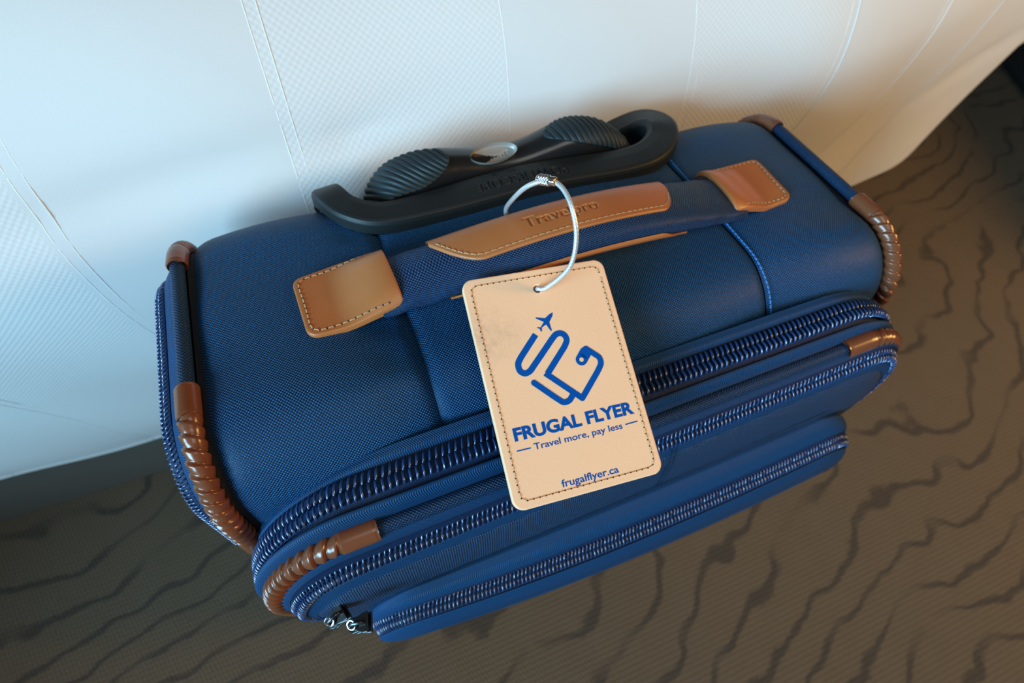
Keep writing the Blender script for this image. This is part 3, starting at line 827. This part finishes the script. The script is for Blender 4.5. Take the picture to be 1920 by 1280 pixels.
for i in range(len(cpath)):
    for j in range(nsec):
        q = j / (nsec - 1)
        # section: outer foot -> outer wall -> rounded shoulder -> flat top -> inner bevel -> inner wall
        pts = np.array([(hw + .0006, -.0070), (hw + .0004, -.0012), (hw - .0004, .0009), (hw - .0022, .0018), (0, .0022), (-hw + .0035, .0020), (-hw + .0012, .0008), (-hw, -.0012), (-hw + .0004, -.0200)])
        sq = arclen(pts); s_ = q * sq[-1]; a_ = np.interp(s_, sq, pts[:, 0]); h_ = np.interp(s_, sq, pts[:, 1])
        if a_ < 0: a_ *= (.42 if cpath[i][0] < .109 else .78) + (.58 if cpath[i][0] < .109 else .22) * float(sst((.098 - abs(cpath[i][0] - .109)) / .085))
        wsc = 1.0 - .25 * sst((i / 799 - .83) / .12) - .15 * sst((.06 - i / 799) / .06)
        P_ = cpath[i] + side[i] * a_ * wsc + upn[i] * h_
        if abs(a_) < hw * .8 and h_ > .0012:
            x, y = P_[0], P_[1]
            # lettering faces the back of the case: it reads upside down from the front
            u = 1 - (x - .0815) / .0550; v = 1 - ((a_ + .0015) / .0066)
            P_ = P_ - upn[i] * .0010 * float(MP(u, 1 - v))
            u = 1 - (x - .0930) / .0320; v = (a_ + .0075) / .0030
            P_ = P_ - upn[i] * .00030 * float(ML(u, v))
        V.append(P_)
tele = fix(obj('telescopic_handle_bezel', V, gridf(len(cpath), nsec), RUBBER, case, label='black rubber bezel stamped with lettering'))
# well behind the bezel
a = Acc(); V = []
wellx = np.linspace(.012, .206, 40)
for x in wellx:
    k = 1 - ((x - .109) / .099) ** 4
    for y, z in ((.236, -.2020), (.238, -.214), (.246, -.220), (.258, -.222), (.268, -.228), (.274, -.236)):
        V.append((x, y + .012 * (1 - max(0, k)) * (y < .25), z))
fix(obj('handle_well', V, gridf(40, 6), RUBBER, case))
# grip
gx = [.016, .022, .030, .040, .055, .068, .080, .094, .108, .120, .132, .143, .155, .168, .180, .190, .197]
gz = [-.2180, -.2100, -.2020, -.1950, -.1915, -.1905, -.1925, -.1955, -.1965, -.1955, -.1925, -.1895, -.1895, -.1925, -.1990, -.2080, -.2170]
gp = smoothpath(np.stack([gx, gz], 1), 160); GL = arclen(gp)
def gsec(x, a, grow=0.0):
    z = np.interp(x, gp[:, 0], gp[:, 1]); wd = np.interp(x, [.016, .03, .055, .075, .094, .125, .15, .185, .197], [.0100, .0130, .0145, .0120, .0112, .0120, .0140, .0120, .0095])
    rz = .0095
    y0 = .2545
    c, s_ = math.cos(a), math.sin(a)
    dz = (np.interp(x + .001, gp[:, 0], gp[:, 1]) - np.interp(x - .001, gp[:, 0], gp[:, 1])) / .002
    nx_ = -dz / math.sqrt(1 + dz * dz)
    e = .85
    cy = math.copysign(abs(c) ** e, c); cz = math.copysign(abs(s_) ** e, s_)
    return np.array((x + nx_ * (rz + grow) * cz * 0.0 + grow * nx_ * max(0, cz), y0 + (wd + grow) * cy, z - rz + (rz + grow) * cz))
V = []; nx2 = 150; X = np.linspace(.016, .197, nx2)
for x in X:
    for j in range(49): V.append(gsec(x, 2 * PI * j / 48))
grip = fix(obj('pull_grip', V, gridf(nx2, 49), GLOSSB, case, label='glossy black pull grip'))
# ribbed pads: lens-shaped patches (angle measured so that PI/2 is the crown, PI the side to the viewer)
for (x0, x1, a_lo, a_mid, tilt) in ((.0185, .0760, 1.00, 2.45, 1), (.1330, .1900, 1.00, 2.45, -1)):
    nx3, na3 = 300, 36; V = []; UV = []
    for i in range(nx3):
        t = i / (nx3 - 1); x = x0 + (x1 - x0) * t
        wdt = math.sin(PI * t) ** .62
        c_ = 1.95 + .55 * (t - .5) * (-tilt)
        if tilt > 0: c_ = np.interp(t, [0, .4, 1], [2.35, 2.05, 1.55])
        else: c_ = np.interp(t, [0, .6, 1], [1.65, 2.0, 2.35])
        lo, hi = c_ - 1.0 * wdt, c_ + 1.0 * wdt
        for j in range(na3):
            a_ = lo + (hi - lo) * j / (na3 - 1); e = min(j, na3 - 1 - j)
            xx = x + (.0105 if tilt > 0 else .0035) * (a_ - 2.0)
            r_ = .0004 + .0010 * abs(math.sin(PI * t * (x1 - x0) / .0036)) ** .7
            if e == 0 or i in (0, nx3 - 1): r_ = -.0004
            V.append(gsec(xx, a_, r_)); UV.append((xx, a_))
    fix(obj('ribbed_pad', V, gridf(nx3, na3), PADM, grip, label='dark ribbed oval pad'))
# badge
MB_ = Mask('Travelpro', bold=0.02, H=40, blur=1)
bc = gsec(.0985, 1.85, .0022); bn = gsec(.0985, 1.85, .002) - bc; bn /= np.linalg.norm(bn); bx_ = np.array((1.0, 0, 0.02)); by_ = np.cross(bn, bx_); by_ /= np.linalg.norm(by_)
V = []; F = []; nb = 96; rr_ = [1.06, 1.03, 1.0, .97] + list(np.linspace(.94, 0.01, 34)); hh_ = [-.0012, .0000, .0009, .0013] + [.0014] * 34
for r, h in zip(rr_, hh_):
    for q in range(nb):
        t = 2 * PI * q / nb; X_, Y_ = .0132 * r * math.cos(t), .0058 * r * math.sin(t)
        hz = h + .0006 * (1 - r * r) if r < 1 else h
        hz += .00060 * float(MB_(.5 - X_ / .0185, .5 - (Y_ - .0006) / .0040)) if r < .95 else 0
        V.append(bc + bx_ * X_ + by_ * Y_ + bn * hz)
for i in range(len(rr_) - 1):
    for q in range(nb): F.append((i * nb + q, i * nb + (q + 1) % nb, (i + 1) * nb + (q + 1) % nb, (i + 1) * nb + q))
fix(obj('badge', V, F, BADGE, grip, label='silver oval badge'))

# ================================================================== LUGGAGE TAG
TC = np.array([.073638, .103195, -.197509]) * (.068 / .066)
E1 = np.array([0.9950148, -0.08359956, -0.05437517]); E2 = np.array([0.09796071, 0.92149943, 0.37582243]); E3 = np.array([0.01868809, -0.37927551, 0.92509505])
TW, TH = .068, .1004
tag = root('luggage_tag', tuple(TC), 'tan leather luggage tag printed in blue, looped to the carry handle by a steel cable', 'luggage tag')
def TP(x, y, z=0.0): return TC + E1 * x + E2 * y + E3 * z
def px2tag(px, py):
    d = np.array([px - 960, py - 640, 1034.355]); R_ = np.array([RX, RY, RZ]).T   # columns are the case axes seen by the camera
    Rm = np.array([[RX[0], RY[0], RZ[0]], [RX[1], RY[1], RZ[1]], [RX[2], RY[2], RZ[2]]])
    dw = Rm.T @ d; t = (TC @ E3) / (dw @ E3); P = dw * t - TC; return P @ E1, P @ E2
def rrect(w_, h_, r, n=10):
    out = []
    for cx, cy, a0 in ((w_ / 2 - r, h_ / 2 - r, 0), (-w_ / 2 + r, h_ / 2 - r, PI / 2), (-w_ / 2 + r, -h_ / 2 + r, PI), (w_ / 2 - r, -h_ / 2 + r, 3 * PI / 2)):
        for t in np.linspace(0, PI / 2, n): out.append((cx + r * math.cos(a0 + t), cy + r * math.sin(a0 + t)))
    return out
HOLE = px2tag(1008, 541)
HR = .0017
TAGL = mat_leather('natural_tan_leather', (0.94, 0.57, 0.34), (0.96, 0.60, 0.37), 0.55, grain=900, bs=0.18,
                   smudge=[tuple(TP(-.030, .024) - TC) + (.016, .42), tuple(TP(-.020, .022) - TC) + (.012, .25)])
# leather body with rolled edge and a real hole: outline rings bridged to the hole
c = bpy.data.curves.new('tagc', 'CURVE'); c.dimensions = '2D'; c.fill_mode = 'BOTH'; c.extrude = .0009; c.bevel_depth = .0007; c.bevel_resolution = 4; c.offset = -.0007
for pts in (rrect(TW, TH, .0048), [(HOLE[0] + (HR) * math.cos(t), HOLE[1] + (HR) * math.sin(t)) for t in np.linspace(0, -2 * PI, 29)[:-1]]):
    sp = c.splines.new('POLY'); sp.points.add(len(pts) - 1); sp.use_cyclic_u = True
    for q, p in zip(sp.points, pts): q.co = (p[0], p[1], 0, 1)
o = bpy.data.objects.new('tagc', c); COL.objects.link(o); dg = bpy.context.evaluated_depsgraph_get(); me = bpy.data.meshes.new_from_object(o.evaluated_get(dg))
Vt = [TP(v.co[0], v.co[1], v.co[2] - .0016) for v in me.vertices]; Ft = [tuple(p.vertices) for p in me.polygons]
bpy.data.objects.remove(o)
body = obj('leather_body', Vt, Ft, TAGL, tag, smooth=False)
# stitched border
RB = np.array(rrect(TW - .0068, TH - .0068, .0030) + [rrect(TW - .0068, TH - .0068, .0030)[0]]); rl = arclen(RB)
def tpf(u):
    s_ = np.clip(u % 1.0, 0, 1) * rl[-1]; return TP(np.interp(s_, rl, RB[:, 0]), np.interp(s_, rl, RB[:, 1]), .00003), E3
a = Acc(); hl = Acc(); stitch_run(a, tpf, rl[-1], .00275, .00019, hl, lift=.00016, duty=.86)
a.build('stitching', mat_plain('tag_thread', (.62, .38, .20), .6), tag, kind='stuff'); 
hl.build('needle_holes', HOLEM, tag, kind='stuff')
# blue print
def zpx(X, Y): return px2tag(850 + X / 4.571, 470 + Y / 4.571)
def stroke(acc, pts, wpx, rounded=(True, True), z=.00006, nsm=None):
    P = np.array([zpx(*p) for p in pts]); 
    hwid = wpx / 4.571 * (np.linalg.norm(np.array(px2tag(1060, 700)) - np.array(px2tag(1050, 700))) / 10) / 2
    # offset polygon with mitred joins
    n = len(P); Lf, Rt = [], []
    for i in range(n):
        d0 = P[i] - P[i - 1] if i > 0 else P[1] - P[0]; d1 = P[i + 1] - P[i] if i < n - 1 else P[i] - P[i - 1]
        d0 = d0 / np.linalg.norm(d0); d1 = d1 / np.linalg.norm(d1); n0 = np.array((-d0[1], d0[0])); n1 = np.array((-d1[1], d1[0]))
        m_ = n0 + n1; m_ /= np.linalg.norm(m_); k = hwid / max(.35, m_ @ n0); Lf.append(P[i] + m_ * k); Rt.append(P[i] - m_ * k)
    V = [TP(*q, z) for q in Lf] + [TP(*q, z) for q in Rt]
    acc.add(V, [(i, n + i, n + i + 1, i + 1) for i in range(n - 1)])
    for k, flag in ((0, rounded[0]), (-1, rounded[1])):
        if flag: acc.add([TP(P[k][0] + hwid * math.cos(t), P[k][1] + hwid * math.sin(t), z + .000012) for t in np.linspace(0, 2 * PI, 25)[:-1]], [tuple(range(24))])
lg = Acc()
def arcpts(pts, n=60): return [tuple(p) for p in smoothpath(pts, n)]
upath = [(705, 718), (640, 818)] + arcpts([(578, 915), (556, 968), (570, 1027), (612, 1050), (655, 1032), (685, 992)], 40) + [(765, 875)] + arcpts([(848, 752), (880, 716), (920, 706), (955, 726), (971, 768), (952, 822)], 40) + [(808, 1052)]
stroke(lg, upath, 52, (False, False))
stroke(lg, [(808, 1052), (808.1, 1052.1)], 1, (False, False))
stroke(lg, [(808 - 22, 1052 - 4), (1105, 1262)], 50, (False, True), z=.00009)
stroke(lg, [(1105, 1262), (1235, 1035)] + arcpts([(1252, 1000), (1264, 960), (1250, 915), (1215, 888)], 30) + [(1135, 838)], 50, (True, True), z=.00012)
stroke(lg, [(1132, 872), (1098, 933)], 100, (True, True), z=.00015)
stroke(lg, [(692, 1131), (850, 1240)] + arcpts([(895, 1270), (945, 1297), (990, 1284), (1015, 1250), (1032, 1215)], 30), 50, (True, False), z=.00012)
pl_ = [(852, 528), (848, 560), (822, 612), (845, 685), (835, 687), (795, 632), (758, 658), (760, 692), (750, 692), (738, 668), (715, 661), (720, 655), (748, 655), (775, 610), (705, 580), (706, 570), (785, 578), (825, 540)]
lg.add([TP(*zpx(*p), .00008) for p in pl_], [tuple(range(len(pl_)))])
logo = lg.build('printed_emblem', INK, tag, smooth=False, label='blue line emblem with a small aeroplane')
eye = Acc(); ec = zpx(1098, 933); eye.add([TP(ec[0] + .0010 * math.cos(t), ec[1] + .0010 * math.sin(t), .000166) for t in np.linspace(0, 2 * PI, 25)[:-1]], [tuple(range(24))])
eye.build('emblem_eye', TAGL, tag, smooth=False)
def print_text(s, p0, p1, ptop, bold, name='printed_text', spacing=1.0, cap='H'):
    """baseline from pixel p0 to p1 on the tag; ptop is a pixel on the cap line above p0"""
    V, T = text_tris(s, bold, spacing); a0 = np.array(px2tag(*p0)); a1 = np.array(px2tag(*p1)); at_ = np.array(px2tag(*ptop))
    ex = a1 - a0; L = np.linalg.norm(ex); ex /= L; ey = np.array((-ex[1], ex[0])); H = (at_ - a0) @ ey
    x0, x1 = V[:, 0].min(), V[:, 0].max(); Vh, _ = text_tris(cap, bold); ch = Vh[:, 1].max() - bold * .0
    P = [TP(*(a0 + ex * (v[0] - x0) / (x1 - x0) * L + ey * v[1] / ch * H), .00006) for v in V]
    obj(name, P, [tuple(t) for t in T], INK, tag, smooth=False)
q2 = lambda X, Y: (850 + X / 4.571, 700 + Y / 4.571)
print_text('FRUGAL FLYER', q2(528, 580), q2(1552, 336), q2(504, 472), .042)
print_text('Travel more, pay less', q2(697, 654), q2(1453, 470), q2(684, 600), .014)
print_text('frugalflyer.ca', q2(935, 976), q2(1421, 846), q2(921, 914), .015)
for (p, q) in (((546, 666), (664, 637)), ((1474, 437), (1577, 408))):
    A_ = np.array(px2tag(*q2(*p))); B_ = np.array(px2tag(*q2(*q))); d = (B_ - A_) / np.linalg.norm(B_ - A_); nrm = np.array((-d[1], d[0])) * .00028
    a = Acc(); a.add([TP(*(A_ - nrm), .00006), TP(*(B_ - nrm), .00006), TP(*(B_ + nrm), .00006), TP(*(A_ + nrm), .00006)], [(0, 1, 2, 3)])
    a.build('printed_rule', INK, tag, smooth=False)
# steel cable loop: through the hole, over the handle and back underneath
hp = TP(HOLE[0], HOLE[1], -.0005)
cp = [hp, hp + np.array((.0035, -.0028, .0030)), (.0905, .1385, -.1725), (.0938, .1425, -.1600), (.0945, .1505, -.1515), (.0940, .1590, -.1480), (.0915, .1655, -.1478), (.0868, .1690, -.1500), (.0828, .1728, -.1550), (.0803, .1788, -.1650), (.0812, .1878, -.1780), (.0835, .1925, -.1890),
      (.0836, .1900, -.1975), (.0832, .1780, -.2010), (.0825, .1600, -.2010), (.0818, .1480, -.1980)]
cp = smoothpath(np.array([np.array(p, float) for p in cp]), 400, closed=True); cp = resample(cp, step=.00035)
a = Acc(); tube(a, cp, lambda s_, an: .00108 * (0.86 + .18 * abs(math.cos(3.5 * (an - s_ * 2 * PI / .0105)))), 28, caps=False)
cable = a.build('cable_loop', STEEL, tag, label='twisted steel cable loop')
sc_ = arclen(cp)
def near(p): return int(np.argmin(np.linalg.norm(cp - np.array(p), axis=1)))
i0 = near((.0935, .1610, -.1478)); dirc = cp[i0 + 8] - cp[i0 - 8]; dirc /= np.linalg.norm(dirc)
ctr = cp[near((.0900, .1668, -.1483))]
d_ = cp[near((.0855, .1700, -.1508))] - cp[near((.0938, .1600, -.1480))]; d_ /= np.linalg.norm(d_)
axp = [ctr + d_ * t for t in np.linspace(-.0042, .0046, 90)]
def rk(s_, an):
    u = s_ / .0088
    if u < .24: return .00195 - .0002 * max(0, 1 - s_ / .0004)
    if u < .30: return .0016
    if u < .86: return .00225 + .00012 * (math.sin(an * 11 + s_ * 5200) + math.sin(an * 11 - s_ * 5200))
    return .0018 - .0003 * max(0, (s_ - .0083) / .0005)
a = Acc(); tube(a, axp, rk, 66); clasp = a.build('screw_clasp', CHROME, tag, label='knurled chrome screw clasp')
a = Acc(); e0 = ctr - d_ * .0042
u1 = np.cross(d_, (0, 0, 1)); u1 /= np.linalg.norm(u1); u2 = np.cross(d_, u1)
Vr = []; 
for (dz, r) in ((.0002, .0019), (-.0003, .0018), (-.0003, .0011), (.0003, .0010)):
    for t in np.linspace(0, 2 * PI, 33)[:-1]: Vr.append(e0 + d_ * dz + (u1 * math.cos(t) + u2 * math.sin(t)) * r)
a.add(Vr, [(i * 32 + j, i * 32 + (j + 1) % 32, (i + 1) * 32 + (j + 1) % 32, (i + 1) * 32 + j) for i in range(3) for j in range(32)])
fix(a.build('brass_ring', BRASS, clasp))
